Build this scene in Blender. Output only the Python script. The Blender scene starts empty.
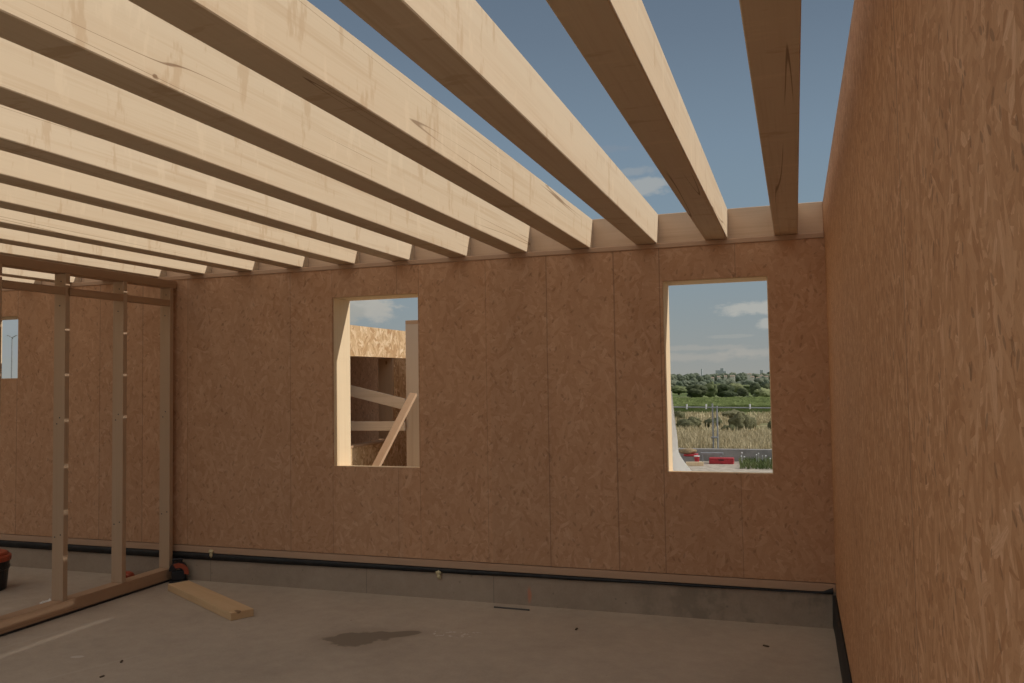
import bpy, bmesh, math, random
from mathutils import Vector, Matrix, noise
random.seed(7)
S = bpy.context.scene
COL = S.collection
S.view_settings.view_transform = 'Standard'
S.view_settings.look = 'None'
S.view_settings.exposure = 0.0
S.view_settings.gamma = 1.0
S.view_settings.use_curve_mapping = False
if hasattr(S, 'cycles'):
    S.cycles.max_bounces = 16; S.cycles.diffuse_bounces = 12

# ------------------------------------------------------------------ object helpers
def link(o, parent=None):
    COL.objects.link(o)
    if parent is not None:
        o.parent = parent
    return o

def tag(o, label=None, cat=None, group=None, kind=None):
    if label: o['label'] = label
    if cat: o['category'] = cat
    if group: o['group'] = group
    if kind: o['kind'] = kind
    return o

def empty(name, loc=(0, 0, 0), rotz=0.0):
    o = bpy.data.objects.new(name, None)
    o.empty_display_size = 0.1
    o.location = loc
    o.rotation_euler = (0, 0, rotz)
    return link(o)

def obj(name, bm, mat, parent=None, loc=None, smooth=False):
    me = bpy.data.meshes.new(name)
    bmesh.ops.recalc_face_normals(bm, faces=bm.faces)
    bm.to_mesh(me); bm.free()
    if smooth:
        for p in me.polygons: p.use_smooth = True
    me.materials.append(mat)
    o = bpy.data.objects.new(name, me)
    if loc is not None: o.location = loc
    return link(o, parent)

def add_box(bm, lo, hi, bevel=0.0, rot=None, pivot=(0, 0, 0), seg=1):
    c = [(a + b) / 2 for a, b in zip(lo, hi)]
    s = [abs(b - a) for a, b in zip(lo, hi)]
    t = bmesh.new()
    bmesh.ops.create_cube(t, size=1.0)
    bmesh.ops.scale(t, vec=s, verts=t.verts)
    if bevel > 0:
        bmesh.ops.bevel(t, geom=t.edges[:], offset=bevel, segments=seg, affect='EDGES', profile=0.5)
    bmesh.ops.translate(t, vec=c, verts=t.verts)
    if rot is not None:
        bmesh.ops.rotate(t, cent=pivot, matrix=rot, verts=t.verts)
    me = bpy.data.meshes.new('tmp'); t.to_mesh(me); t.free()
    bm.from_mesh(me); bpy.data.meshes.remove(me)
    return bm

def box(lo, hi, bevel=0.0, seg=1):
    return add_box(bmesh.new(), lo, hi, bevel, seg=seg)

def beam_between(bm, a, b, w, h, up=(0, 0, 1), bevel=0.003):
    """a board from a to b, w across 'side', h across 'up'"""
    a, b = Vector(a), Vector(b)
    d = (b - a); L = d.length; d.normalize()
    up = Vector(up); side = d.cross(up).normalized(); up2 = side.cross(d).normalized()
    t = bmesh.new()
    bmesh.ops.create_cube(t, size=1.0)
    bmesh.ops.scale(t, vec=(w, L, h), verts=t.verts)
    if bevel: bmesh.ops.bevel(t, geom=t.edges[:], offset=bevel, segments=1, affect='EDGES', profile=0.5)
    M = Matrix((side, d, up2)).transposed().to_4x4()
    M.translation = (a + b) / 2
    bmesh.ops.transform(t, matrix=M, verts=t.verts)
    me = bpy.data.meshes.new('tmp'); t.to_mesh(me); t.free()
    bm.from_mesh(me); bpy.data.meshes.remove(me)
    return bm

def add_cyl(bm, a, b, r1, r2=None, n=14, caps=True):
    r2 = r1 if r2 is None else r2
    a, b = Vector(a), Vector(b)
    d = (b - a).normalized()
    x = d.orthogonal().normalized(); y = d.cross(x)
    A = [bm.verts.new(a + (x * math.cos(t) + y * math.sin(t)) * r1) for t in [2 * math.pi * k / n for k in range(n)]]
    B = [bm.verts.new(b + (x * math.cos(t) + y * math.sin(t)) * r2) for t in [2 * math.pi * k / n for k in range(n)]]
    for k in range(n):
        bm.faces.new((A[k], A[(k + 1) % n], B[(k + 1) % n], B[k]))
    if caps:
        bm.faces.new(A[::-1]); bm.faces.new(B)
    return bm

def lathe(prof, n=28, bm=None, cent=(0, 0, 0)):
    bm = bm or bmesh.new()
    rings = []
    for r, z in prof:
        rings.append([bm.verts.new((cent[0] + r * math.cos(2 * math.pi * k / n), cent[1] + r * math.sin(2 * math.pi * k / n), cent[2] + z)) for k in range(n)])
    for A, B in zip(rings, rings[1:]):
        for k in range(n):
            bm.faces.new((A[k], A[(k + 1) % n], B[(k + 1) % n], B[k]))
    if prof[0][0] > 1e-4: bm.faces.new(rings[0][::-1])
    if prof[-1][0] > 1e-4: bm.faces.new(rings[-1])
    return bm

def lump(bm, cent, rad, sub=3, amp=0.25, freq=1.6, seed=0.0, zmin=None):
    t = bmesh.new()
    bmesh.ops.create_icosphere(t, subdivisions=sub, radius=1.0)
    off = Vector((seed * 7.3, seed * 3.1, seed * 5.7))
    for v in t.verts:
        n = noise.noise(v.co * freq + off) + 0.55 * noise.noise(v.co * freq * 2.7 + off) + 0.35 * noise.noise(v.co * freq * 6.1 + off)
        v.co *= 1 + amp * n
        v.co = Vector((v.co.x * rad[0] + cent[0], v.co.y * rad[1] + cent[1], v.co.z * rad[2] + cent[2]))
        if zmin is not None and v.co.z < zmin: v.co.z = zmin
    me = bpy.data.meshes.new('tmp'); t.to_mesh(me); t.free()
    bm.from_mesh(me); bpy.data.meshes.remove(me)
    return bm

# ------------------------------------------------------------------ node helpers
class NT:
    def __init__(self, tree):
        self.t = tree; self.n = tree.nodes; self.l = tree.links
    def node(self, typ, **kw):
        nd = self.n.new(typ)
        for k, v in kw.items(): setattr(nd, k, v)
        return nd
    def set(self, sock, v):
        if isinstance(v, bpy.types.NodeSocket): self.l.new(v, sock)
        elif v is not None: sock.default_value = v
    def math(self, op, a, b=None, c=None, clamp=False):
        nd = self.node('ShaderNodeMath', operation=op, use_clamp=clamp)
        self.set(nd.inputs[0], a)
        if b is not None: self.set(nd.inputs[1], b)
        if c is not None: self.set(nd.inputs[2], c)
        return nd.outputs[0]
    def vmath(self, op, a, b=None, out=0):
        nd = self.node('ShaderNodeVectorMath', operation=op)
        self.set(nd.inputs[0], a)
        if b is not None: self.set(nd.inputs[1], b)
        return nd.outputs[out]
    def comb(self, x, y, z=0.0):
        nd = self.node('ShaderNodeCombineXYZ')
        for i, v in enumerate((x, y, z)): self.set(nd.inputs[i], v)
        return nd.outputs[0]
    def sep(self, v):
        nd = self.node('ShaderNodeSeparateXYZ'); self.l.new(v, nd.inputs[0]); return nd.outputs
    def noise(self, v, scale=1.0, detail=3.0, rough=0.5, out='Fac', dim='3D'):
        nd = self.node('ShaderNodeTexNoise', noise_dimensions=dim)
        self.l.new(v, nd.inputs['Vector'])
        nd.inputs['Scale'].default_value = scale; nd.inputs['Detail'].default_value = detail; nd.inputs['Roughness'].default_value = rough
        return nd.outputs[out]
    def voro(self, v, scale=1.0, out='Color', dim='2D', rnd=1.0, feature='F1'):
        nd = self.node('ShaderNodeTexVoronoi', voronoi_dimensions=dim, feature=feature)
        self.l.new(v, nd.inputs['Vector']); nd.inputs['Scale'].default_value = scale; nd.inputs['Randomness'].default_value = rnd
        return nd.outputs[out]
    def mix(self, f, a, b, blend='MIX'):
        nd = self.node('ShaderNodeMix', data_type='RGBA', blend_type=blend, clamp_factor=True)
        self.set(nd.inputs[0], f)
        self.set(nd.inputs[6], a if isinstance(a, bpy.types.NodeSocket) else (*a, 1) if len(a) == 3 else a)
        self.set(nd.inputs[7], b if isinstance(b, bpy.types.NodeSocket) else (*b, 1) if len(b) == 3 else b)
        return nd.outputs[2]
    def ramp(self, f, stops, interp='LINEAR'):
        nd = self.node('ShaderNodeValToRGB'); cr = nd.color_ramp; cr.interpolation = interp
        while len(cr.elements) < len(stops): cr.elements.new(0.5)
        for e, (p, c) in zip(cr.elements, stops):
            e.position = p; e.color = (*c, 1) if len(c) == 3 else c
        self.l.new(f, nd.inputs[0]); return nd.outputs[0]
    def smooth(self, v, lo, hi, a=0.0, b=1.0):
        nd = self.node('ShaderNodeMapRange', interpolation_type='SMOOTHSTEP', clamp=True)
        self.set(nd.inputs[0], v); nd.inputs[1].default_value = lo; nd.inputs[2].default_value = hi
        nd.inputs[3].default_value = a; nd.inputs[4].default_value = b
        return nd.outputs[0]

def new_mat(name, rough=0.8, spec=0.25):
    m = bpy.data.materials.new(name); m.use_nodes = True
    T = NT(m.node_tree)
    b = T.n['Principled BSDF']
    b.inputs['Roughness'].default_value = rough
    b.inputs['Specular IOR Level'].default_value = spec
    return m, T, b

def objcoord(T, rnd=True, k=37.0):
    tc = T.node('ShaderNodeTexCoord').outputs['Object']
    if not rnd: return tc, None
    r = T.node('ShaderNodeObjectInfo').outputs['Random']
    off = T.comb(T.math('MULTIPLY', r, k), T.math('MULTIPLY', r, k * 1.7), T.math('MULTIPLY', r, k * 2.3))
    return T.vmath('ADD', tc, off), r

def lin(r, g, b):
    f = lambda c: (c / 255 / 12.92) if c / 255 <= 0.04045 else ((c / 255 + 0.055) / 1.055) ** 2.4
    return (f(r), f(g), f(b))

def bump(T, b, h, strength=0.2, dist=0.01):
    nd = T.node('ShaderNodeBump'); nd.inputs['Strength'].default_value = strength; nd.inputs['Distance'].default_value = dist
    T.l.new(h, nd.inputs['Height']); T.l.new(nd.outputs[0], b.inputs['Normal'])

def flat(name, col, rough=0.7, spec=0.25, var=0.12, scale=6.0, metal=0.0):
    m, T, b = new_mat(name, rough, spec)
    c, _ = objcoord(T)
    n = T.noise(c, scale, 4, 0.6)
    f = T.smooth(n, 0.3, 0.7)
    T.l.new(T.mix(f, tuple(x * (1 - var) for x in col), tuple(min(1, x * (1 + var)) for x in col)), b.inputs['Base Color'])
    b.inputs['Metallic'].default_value = metal
    return m

def wood(name, pale, mid, dark, axis=1, cracks=0.006, saw=0.35, knots=0.045, rough=0.75, rnd=True, glue=None):
    m, T, b = new_mat(name, rough, 0.2)
    c, r = objcoord(T, rnd)
    x, y, z = T.sep(c)
    L = (x, y, z)[axis]; A, B = [(x, y, z)[i] for i in range(3) if i != axis]
    # growth ring streaks
    g1 = T.noise(T.comb(T.math('MULTIPLY', L, 0.45), T.math('MULTIPLY', A, 16), T.math('MULTIPLY', B, 16)), 1, 4, 0.55)
    g2 = T.noise(T.comb(T.math('MULTIPLY', L, 1.6), T.math('MULTIPLY', A, 90), T.math('MULTIPLY', B, 90)), 1, 2, 0.5)
    big = T.noise(T.comb(T.math('MULTIPLY', L, 0.5), T.math('MULTIPLY', A, 3), T.math('MULTIPLY', B, 3)), 1, 2, 0.5)
    f = T.math('ADD', T.math('MULTIPLY', g1, 0.6), T.math('MULTIPLY', g2, 0.25))
    f = T.math('ADD', f, T.math('MULTIPLY', big, 0.3))
    col = T.ramp(f, [(0.36, mid), (0.56, pale), (0.8, tuple(0.5 * (p + q) for p, q in zip(pale, mid)))])
    # broad cross-cut tool smudges
    s = T.noise(T.comb(T.math('MULTIPLY', L, 9.0), T.math('MULTIPLY', A, 2.6), T.math('MULTIPLY', B, 2.6)), 1, 4, 0.65)
    sm = T.math('MULTIPLY', T.smooth(s, 0.58, 0.66), saw)
    col = T.mix(sm, col, mid)
    sm2 = T.math('MULTIPLY', T.smooth(s, 0.42, 0.33), saw * 0.8)
    col = T.mix(sm2, col, tuple(min(1, p * 1.08) for p in pale))
    # knots
    if knots > 0:
        kv = T.comb(T.math('MULTIPLY', L, 1.25), T.math('MULTIPLY', A, 2.6), T.math('MULTIPLY', B, 2.6))
        kd = T.voro(kv, 1.0, 'Distance', '3D')
        kn = T.noise(c, 30, 2, 0.5)
        kd2 = T.math('ADD', kd, T.math('MULTIPLY', T.math('SUBTRACT', kn, 0.5), 0.03))
        col = T.mix(T.smooth(kd2, knots * 3.2, knots * 1.2, 0, 0.35), col, mid)
        col = T.mix(T.smooth(kd2, knots * 1.15, knots * 0.7, 0, 0.85), col, dark)
    # drying cracks: thin lines that follow the grain
    if cracks > 0:
        cv = T.noise(T.comb(T.math('MULTIPLY', L, 0.16), T.math('MULTIPLY', A, 6.0), T.math('MULTIPLY', B, 6.0)), 1, 2.0, 0.35)
        d = T.math('ABSOLUTE', T.math('SUBTRACT', cv, 0.53))
        msk = T.noise(T.comb(T.math('MULTIPLY', L, 0.7), T.math('MULTIPLY', A, 1.1), B), 1.0, 1, 0.5)
        cl = T.math('MULTIPLY', T.smooth(d, cracks, cracks * 0.3), T.smooth(msk, 0.44, 0.56))
        col = T.mix(T.math('MULTIPLY', cl, 0.75), col, dark)
    if rnd:
        tint = T.ramp(r, [(0, (1, 1, 1)), (0.35, (0.95, 0.93, 0.90)), (0.7, (1.0, 0.985, 0.96)), (1, (0.93, 0.92, 0.90))])
        col = T.mix(1.0, col, tint, 'MULTIPLY')
    T.l.new(col, b.inputs['Base Color'])
    bump(T, b, f, 0.12, 0.004)
    return m

def osb(name, plane='xz', contrast=1.0, tone=(1, 1, 1), seams=None, seed=0.0, scale=1.0, specks=1.0):
    m, T, b = new_mat(name, 0.7, 0.25)
    tc = T.node('ShaderNodeTexCoord').outputs['Object']
    x, y, z = T.sep(tc)
    u, v = {'xz': (x, z), 'yz': (y, z), 'xy': (x, y)}[plane]
    uv = T.comb(T.math('ADD', u, seed), T.math('ADD', v, seed * 0.37), 0.0)
    warp = T.noise(uv, 5.0, 2, 0.5, 'Color')
    uvw = T.vmath('ADD', uv, T.vmath('MULTIPLY', T.vmath('SUBTRACT', warp, (0.5, 0.5, 0.5)), (0.05, 0.05, 0)))
    best_h = None; best_c = None
    for k, (ang, sx, sy) in enumerate(((12, 24, 6.2), (-22, 30, 8.0), (48, 26, 7.5), (-63, 27, 8.5), (88, 34, 9.5))):
        mp = T.node('ShaderNodeMapping'); mp.inputs['Rotation'].default_value = (0, 0, math.radians(ang))
        mp.inputs['Location'].default_value = (k * 3.7, k * 9.1, 0)
        T.l.new(uvw, mp.inputs['Vector'])
        sc = T.vmath('MULTIPLY', mp.outputs[0], (sx * scale, sy * scale, 1))
        cell = T.voro(sc, 1.0, 'Color')
        r, g, bl = T.sep(cell)
        fine = T.noise(T.vmath('MULTIPLY', mp.outputs[0], (190 * scale, 14 * scale, 1)), 1.0, 2, 0.5, dim='2D')
        c = T.math('ADD', T.math('MULTIPLY', g, 0.8), T.math('MULTIPLY', T.math('SUBTRACT', fine, 0.4), 0.45))
        h = T.math('MULTIPLY', r, (1.0, 1.0, 0.96, 0.92, 0.85)[k])
        if best_h is None: best_h, best_c = h, c
        else:
            gt = T.math('GREATER_THAN', h, best_h)
            best_c = T.math('ADD', T.math('MULTIPLY', c, gt), T.math('MULTIPLY', best_c, T.math('SUBTRACT', 1.0, gt)))
            best_h = T.math('MAXIMUM', h, best_h)
    mean = (0.50, 0.322, 0.170)
    def cc(c): return tuple(max(0.01, (mm + (q - mm) * contrast)) * t for mm, q, t in zip(mean, c, tone))
    col = T.ramp(best_c, [(0.0, cc((0.36, 0.20, 0.09))), (0.22, cc((0.44, 0.27, 0.13))), (0.5, cc((0.50, 0.325, 0.17))),
                          (0.75, cc((0.56, 0.38, 0.21))), (0.95, cc((0.70, 0.53, 0.34)))])
    # bark specks and gaps between strands
    if specks:
        for ang, ofs in ((0.25, 0.0), (-0.55, 17.0), (0.8, 31.0)):
            mp = T.node('ShaderNodeMapping'); mp.inputs['Rotation'].default_value = (0, 0, ang); mp.inputs['Location'].default_value = (ofs, ofs * 0.7, 0)
            T.l.new(uvw, mp.inputs['Vector'])
            sv = T.vmath('MULTIPLY', mp.outputs[0], (17 * scale, 7.5 * scale, 1))
            sd = T.math('ADD', T.voro(sv, 1.0, 'Distance'), T.math('MULTIPLY', T.math('SUBTRACT', T.noise(sv, 2.5, 2), 0.5), 0.16))
            rr = T.sep(T.voro(sv, 1.0, 'Color'))
            rad = T.math('MULTIPLY', T.smooth(rr[0], 0.84, 1.0), 0.24)
            col = T.mix(T.smooth(T.math('SUBTRACT', sd, rad), 0.02, -0.03, 0, 0.6 * specks), col, (0.16, 0.085, 0.045))
        gr = T.noise(T.vmath('MULTIPLY', uv, (150, 60, 1)), 1.0, 3, 0.7)
        col = T.mix(T.smooth(gr, 0.52, 0.72, 0, 0.30 * specks), col, (0.20, 0.11, 0.06))
        col = T.mix(T.smooth(gr, 0.46, 0.30, 0, 0.18 * specks), col, (0.66, 0.46, 0.28))
    big = T.noise(uv, 1.1, 3, 0.5)
    col = T.mix(T.smooth(big, 0.3, 0.75, 0, 0.22), col, T.mix(1.0, col, (0.80, 0.72, 0.66), 'MULTIPLY'))
    if seams:
        lo, hi = seams[0][0] - 1.0, seams[-1][0] + 1.0
        rnd = random.Random(11)
        stops = [(0.0, (0.95, 0.94, 0.94))]
        for sx, _w in seams:
            t = 0.92 + 0.10 * rnd.random(); w = rnd.uniform(-0.025, 0.025)
            stops.append(((sx - lo) / (hi - lo), (t, t - w * 0.5, t - w)))
        f = T.math('DIVIDE', T.math('SUBTRACT', u, lo), hi - lo)
        col = T.mix(1.0, col, T.ramp(f, stops, 'CONSTANT'), 'MULTIPLY')
        wob = T.math('MULTIPLY', T.math('SUBTRACT', T.noise(uv, 3.0, 2), 0.5), 0.006)
        acc = None
        for sx, w in seams:
            d = T.math('ABSOLUTE', T.math('ADD', T.math('SUBTRACT', u, sx), wob))
            q = T.smooth(d, abs(w), abs(w) * 0.4)
            acc = q if acc is None else T.math('MAXIMUM', acc, q)
        col = T.mix(T.math('MULTIPLY', acc, 0.45), col, (0.12, 0.075, 0.05))
    T.l.new(col, b.inputs['Base Color'])
    bump(T, b, best_h, 0.10, 0.003)
    return m

# ------------------------------------------------------------------ materials
PALE, MID, DARK = (0.620, 0.500, 0.358), (0.515, 0.378, 0.245), (0.20, 0.115, 0.06)
M_beam = wood('glulam_spruce', PALE, MID, DARK, 1, cracks=0.0035, saw=0.75, knots=0.030)
M_rim = wood('rim_spruce', (0.60, 0.43, 0.295), (0.50, 0.34, 0.22), DARK, 0, cracks=0, saw=0.2, knots=0.055, rnd=False)
M_plank_x = wood('spruce_lengthwise', (0.70, 0.53, 0.33), (0.58, 0.40, 0.23), DARK, 0, cracks=0.0, saw=0.2, knots=0.045)
M_sole = wood('sole_plate_spruce', (0.47, 0.305, 0.20), (0.40, 0.25, 0.155), DARK, 0, cracks=0.0, saw=0.2, knots=0.055, rnd=False)
M_offcut = wood('offcut_pine', (0.62, 0.43, 0.25), (0.52, 0.34, 0.18), DARK, 0, cracks=0.0, saw=0.2, knots=0.06)
M_plate_y = wood('plate_spruce', (0.45, 0.295, 0.185), (0.38, 0.235, 0.145), DARK, 1, cracks=0.004, saw=0.2, knots=0.04)
M_stud = wood('stud_spruce', (0.50, 0.355, 0.24), (0.43, 0.30, 0.19), DARK, 2, cracks=0.0, saw=0.06, knots=0.05)
M_jamb = wood('jamb_spruce', (0.76, 0.60, 0.40), (0.64, 0.46, 0.27), DARK, 2, cracks=0.0, saw=0.1, knots=0.035, rnd=False)
M_greypost = wood('weathered_post', (0.50, 0.40, 0.31), (0.43, 0.33, 0.25), DARK, 2, cracks=0.0, saw=0.06, knots=0.05)
M_grey = wood('weathered_board', (0.60, 0.50, 0.40), (0.50, 0.40, 0.30), DARK, 0, cracks=0.003, saw=0.3, knots=0.04)
BACK_SEAMS = [(-9.0, .004), (-8.30, .004), (-7.715, .006), (-6.615, .006), (-6.08, .006), (-5.54, .004), (-4.39, .004), (-3.95, .003), (-3.30, .003), (-3.09, .003),
              (-2.467, .003), (-1.929, .006), (-1.363, .008), (-0.996, .006), (-0.414, .003)]
M_osb_back = osb('osb_back', 'xz', 0.45, (1.06, 0.935, 1.01), BACK_SEAMS, 0.0, scale=1.5, specks=0.55)
M_osb_right = osb('osb_right', 'yz', 0.80, (1.12, 0.955, 0.96), [(-7.0, .006), (-5.61, .008), (-4.545, .010), (-3.3, .0), (-2.2, .0)], 31.0, scale=2.1, specks=0.8)
M_osb_out = osb('osb_outer', 'yz', 1.15, (1.22, 1.30, 1.42), None, 5.0, specks=0.4)
M_osb_in = osb('osb_inner', 'yz', 0.5, (1.15, 1.0, 1.05), None, 15.0, scale=1.4)
M_osb_x = osb('osb_outer_long', 'xz', 1.0, (1.1, 1.1, 1.1), None, 9.0, specks=0.4)
M_membrane = flat('bitumen_membrane', (0.020, 0.020, 0.020), 0.55, 0.3, 0.3, 9)
M_black = flat('black_plastic', (0.018, 0.018, 0.020), 0.45, 0.4, 0.2, 10)
M_orange = flat('orange_plastic', (0.36, 0.075, 0.035), 0.45, 0.4, 0.15, 8)
M_steel = flat('galvanised_steel', (0.33, 0.34, 0.35), 0.5, 0.5, 0.1, 8, metal=0.4)
M_nail = flat('steel_nail', (0.06, 0.055, 0.05), 0.5, 0.5, 0.1, 8)
M_foam = flat('pale_foam', (0.58, 0.50, 0.30), 0.9, 0.1, 0.2, 60)
M_white = flat('white_plastic_film', (0.72, 0.72, 0.71), 0.5, 0.4, 0.06, 12)
m, T, b = new_mat('white_film', 0.45, 0.4)
b.inputs['Base Color'].default_value = (0.74, 0.74, 0.72, 1)
tr = T.node('ShaderNodeBsdfTranslucent'); tr.inputs[0].default_value = (0.92, 0.92, 0.90, 1)
mx = T.node('ShaderNodeMixShader'); mx.inputs[0].default_value = 0.35
T.l.new(b.outputs[0], mx.inputs[1]); T.l.new(tr.outputs[0], mx.inputs[2]); T.l.new(mx.outputs[0], T.n['Material Output'].inputs[0])
M_film = m
M_paper = flat('white_scrap', (0.70, 0.66, 0.60), 0.8, 0.2, 0.1, 30)
M_red = flat('red_paint', (0.42, 0.035, 0.045), 0.4, 0.4, 0.15, 8)
M_sack = flat('brown_paper', (0.30, 0.22, 0.13), 0.85, 0.1, 0.25, 14)
M_grit = flat('grey_concrete_block', (0.30, 0.285, 0.27), 0.9, 0.15, 0.15, 4)
M_trunk = flat('bark', (0.11, 0.08, 0.055), 0.9, 0.1, 0.3, 5)
M_house = flat('pale_render', (0.62, 0.58, 0.52), 0.9, 0.1, 0.05, 1)
M_tile = flat('roof_tile', (0.36, 0.28, 0.22), 0.9, 0.1, 0.2, 1)
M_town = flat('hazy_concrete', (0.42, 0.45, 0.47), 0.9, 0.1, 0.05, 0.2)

def leaf_mat(name, a, b_, sc=2.2):
    m, T, b = new_mat(name, 0.8, 0.15)
    c, r = objcoord(T)
    n = T.noise(c, sc, 5, 0.7)
    col = T.mix(T.smooth(n, 0.3, 0.7), a, b_)
    col = T.mix(1.0, col, T.ramp(r, [(0, (0.8, 0.85, 0.8)), (1, (1.15, 1.1, 1.1))]), 'MULTIPLY')
    T.l.new(col, b.inputs['Base Color'])
    bump(T, b, T.noise(c, sc * 3, 4, 0.7), 0.8, 0.3)
    return m
M_leaf_d = leaf_mat('foliage_dark', (0.050, 0.060, 0.032), (0.10, 0.115, 0.058))
M_leaf_g = leaf_mat('foliage_green', (0.11, 0.13, 0.06), (0.19, 0.21, 0.10))
M_leaf_p = leaf_mat('foliage_pale', (0.16, 0.19, 0.09), (0.26, 0.28, 0.14))
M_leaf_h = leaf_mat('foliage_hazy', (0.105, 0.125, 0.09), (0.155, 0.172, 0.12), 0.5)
M_scrub = leaf_mat('scrub_leaves', (0.15, 0.15, 0.08), (0.25, 0.24, 0.13), 4)
M_vine = leaf_mat('vine_leaves', (0.15, 0.185, 0.06), (0.235, 0.27, 0.10), 1.2)

def blade_mat(name, a, b_):
    m, T, b = new_mat(name, 0.85, 0.1)
    g = T.node('ShaderNodeTexCoord').outputs['Object']
    n = T.noise(g, 1.7, 4, 0.65)
    T.l.new(T.mix(T.smooth(n, 0.3, 0.7), a, b_), b.inputs['Base Color'])
    return m
M_straw = blade_mat('dry_grass', (0.42, 0.35, 0.21), (0.60, 0.51, 0.33))
M_weed = blade_mat('green_weeds', (0.10, 0.14, 0.05), (0.20, 0.22, 0.10))

# slab: mottled grey-brown concrete with a damp stain, scuffs and pale smears
def concrete(name, floor=True):
    m, T, b = new_mat(name, 0.75, 0.3)
    tc = T.node('ShaderNodeTexCoord').outputs['Object']
    x, y, z = T.sep(tc)
    n1 = T.noise(tc, 0.9, 5, 0.6); n2 = T.noise(tc, 9, 5, 0.65); n3 = T.noise(tc, 60, 2, 0.5)
    f = T.math('ADD', T.math('ADD', T.math('MULTIPLY', n1, 0.55), T.math('MULTIPLY', n2, 0.3)), T.math('MULTIPLY', n3, 0.15))
    if floor:
        col = T.ramp(f, [(0.32, (0.34, 0.275, 0.210)), (0.5, (0.42, 0.342, 0.262)), (0.68, (0.49, 0.405, 0.312))])
        def ell(cx, cy, ang, ra, rb, warp):
            ca, sa = math.cos(ang), math.sin(ang)
            dx = T.math('SUBTRACT', x, cx); dy = T.math('SUBTRACT', y, cy)
            a = T.math('DIVIDE', T.math('ADD', T.math('MULTIPLY', dx, ca), T.math('MULTIPLY', dy, sa)), ra)
            c_ = T.math('DIVIDE', T.math('SUBTRACT', T.math('MULTIPLY', dy, ca), T.math('MULTIPLY', dx, sa)), rb)
            d = T.math('SQRT', T.math('ADD', T.math('MULTIPLY', a, a), T.math('MULTIPLY', c_, c_)))
            w = T.math('MULTIPLY', T.math('SUBTRACT', T.noise(tc, 5.5, 3, 0.55), 0.5), warp)
            return T.math('ADD', d, w)
        d = T.math('MINIMUM', ell(-3.06, -1.17, 0.52, 0.25, 0.175, 1.3), ell(-2.82, -1.00, 0.60, 0.21, 0.075, 0.9))
        halo = T.smooth(d, 1.9, 0.9, 0, 0.25)
        col = T.mix(halo, col, (0.22, 0.17, 0.12))
        st = T.smooth(d, 1.0, 0.82, 0, 0.80)
        col = T.mix(st, col, (0.175, 0.135, 0.095))
        # white plaster scuffs
        d2 = ell(-2.42, -0.87, 0.25, 0.26, 0.10, 1.2)
        sc = T.math('MULTIPLY', T.smooth(d2, 1.0, 0.7), T.smooth(T.noise(tc, 22, 3, 0.6), 0.55, 0.62, 0, 0.8))
        col = T.mix(sc, col, (0.62, 0.57, 0.50))
        d3 = ell(-4.72, -2.06, 0.33, 0.055, 0.03, 0.5)
        col = T.mix(T.smooth(d3, 1.0, 0.7, 0, 0.6), col, (0.62, 0.57, 0.50))
        # pale lines and dark specks
        for (x0, y0, x1, y1) in ((-5.45, -2.25, -5.25, -1.15), (-4.6, -2.55, -4.25, -1.75)):
            L = math.hypot(x1 - x0, y1 - y0); ux, uy = (x1 - x0) / L, (y1 - y0) / L
            dx = T.math('SUBTRACT', x, x0); dy = T.math('SUBTRACT', y, y0)
            al = T.math('ADD', T.math('MULTIPLY', dx, ux), T.math('MULTIPLY', dy, uy))
            pe = T.math('ABSOLUTE', T.math('SUBTRACT', T.math('MULTIPLY', dx, uy), T.math('MULTIPLY', dy, ux)))
            q = T.math('MULTIPLY', T.smooth(pe, 0.02, 0.004), T.math('MULTIPLY', T.smooth(al, 0, 0.1), T.smooth(al, L, L - 0.3)))
            col = T.mix(T.math('MULTIPLY', q, 0.15), col, (0.56, 0.50, 0.42))
        sp = T.voro(tc, 3.1, 'Distance', '3D')
        col = T.mix(T.smooth(sp, 0.035, 0.02, 0, 0.5), col, (0.14, 0.09, 0.06))
    else:
        col = T.ramp(f, [(0.34, (0.275, 0.212, 0.157)), (0.5, (0.35, 0.275, 0.205)), (0.66, (0.405, 0.322, 0.243))])
        # damp patches near the corner
        dm = T.math('MULTIPLY', T.smooth(T.noise(tc, 3.2, 4, 0.65), 0.46, 0.62), T.smooth(x, -1.9, -0.5))
        col = T.mix(T.math('MULTIPLY', dm, 0.6), col, (0.17, 0.145, 0.105))
        sp = T.voro(tc, 9.0, 'Distance', '3D')
        col = T.mix(T.smooth(sp, 0.10, 0.05, 0, 0.4), col, (0.12, 0.10, 0.075))
        # vertical formwork joints and the orange setting-out mark
        for jx in (-2.43, -3.62, -5.27):
            col = T.mix(T.smooth(T.math('ABSOLUTE', T.math('SUBTRACT', x, jx)), 0.006, 0.002, 0, 0.45), col, (0.12, 0.10, 0.08))
        ox = T.math('DIVIDE', T.math('ADD', T.math('SUBTRACT', x, -2.118), T.math('MULTIPLY', T.math('SUBTRACT', n2, 0.5), 0.03)), 0.023)
        oz = T.math('DIVIDE', T.math('SUBTRACT', z, 0.085), 0.085)
        od = T.math('SQRT', T.math('ADD', T.math('MULTIPLY', ox, ox), T.math('MULTIPLY', oz, oz)))
        col = T.mix(T.smooth(od, 1.1, 0.3, 0, 0.6), col, (0.62, 0.20, 0.10))
    T.l.new(col, b.inputs['Base Color'])
    bump(T, b, f, 0.15, 0.01)
    return m
M_floor = concrete('concrete_slab', True)
M_curb = concrete('concrete_curb', False)

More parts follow.
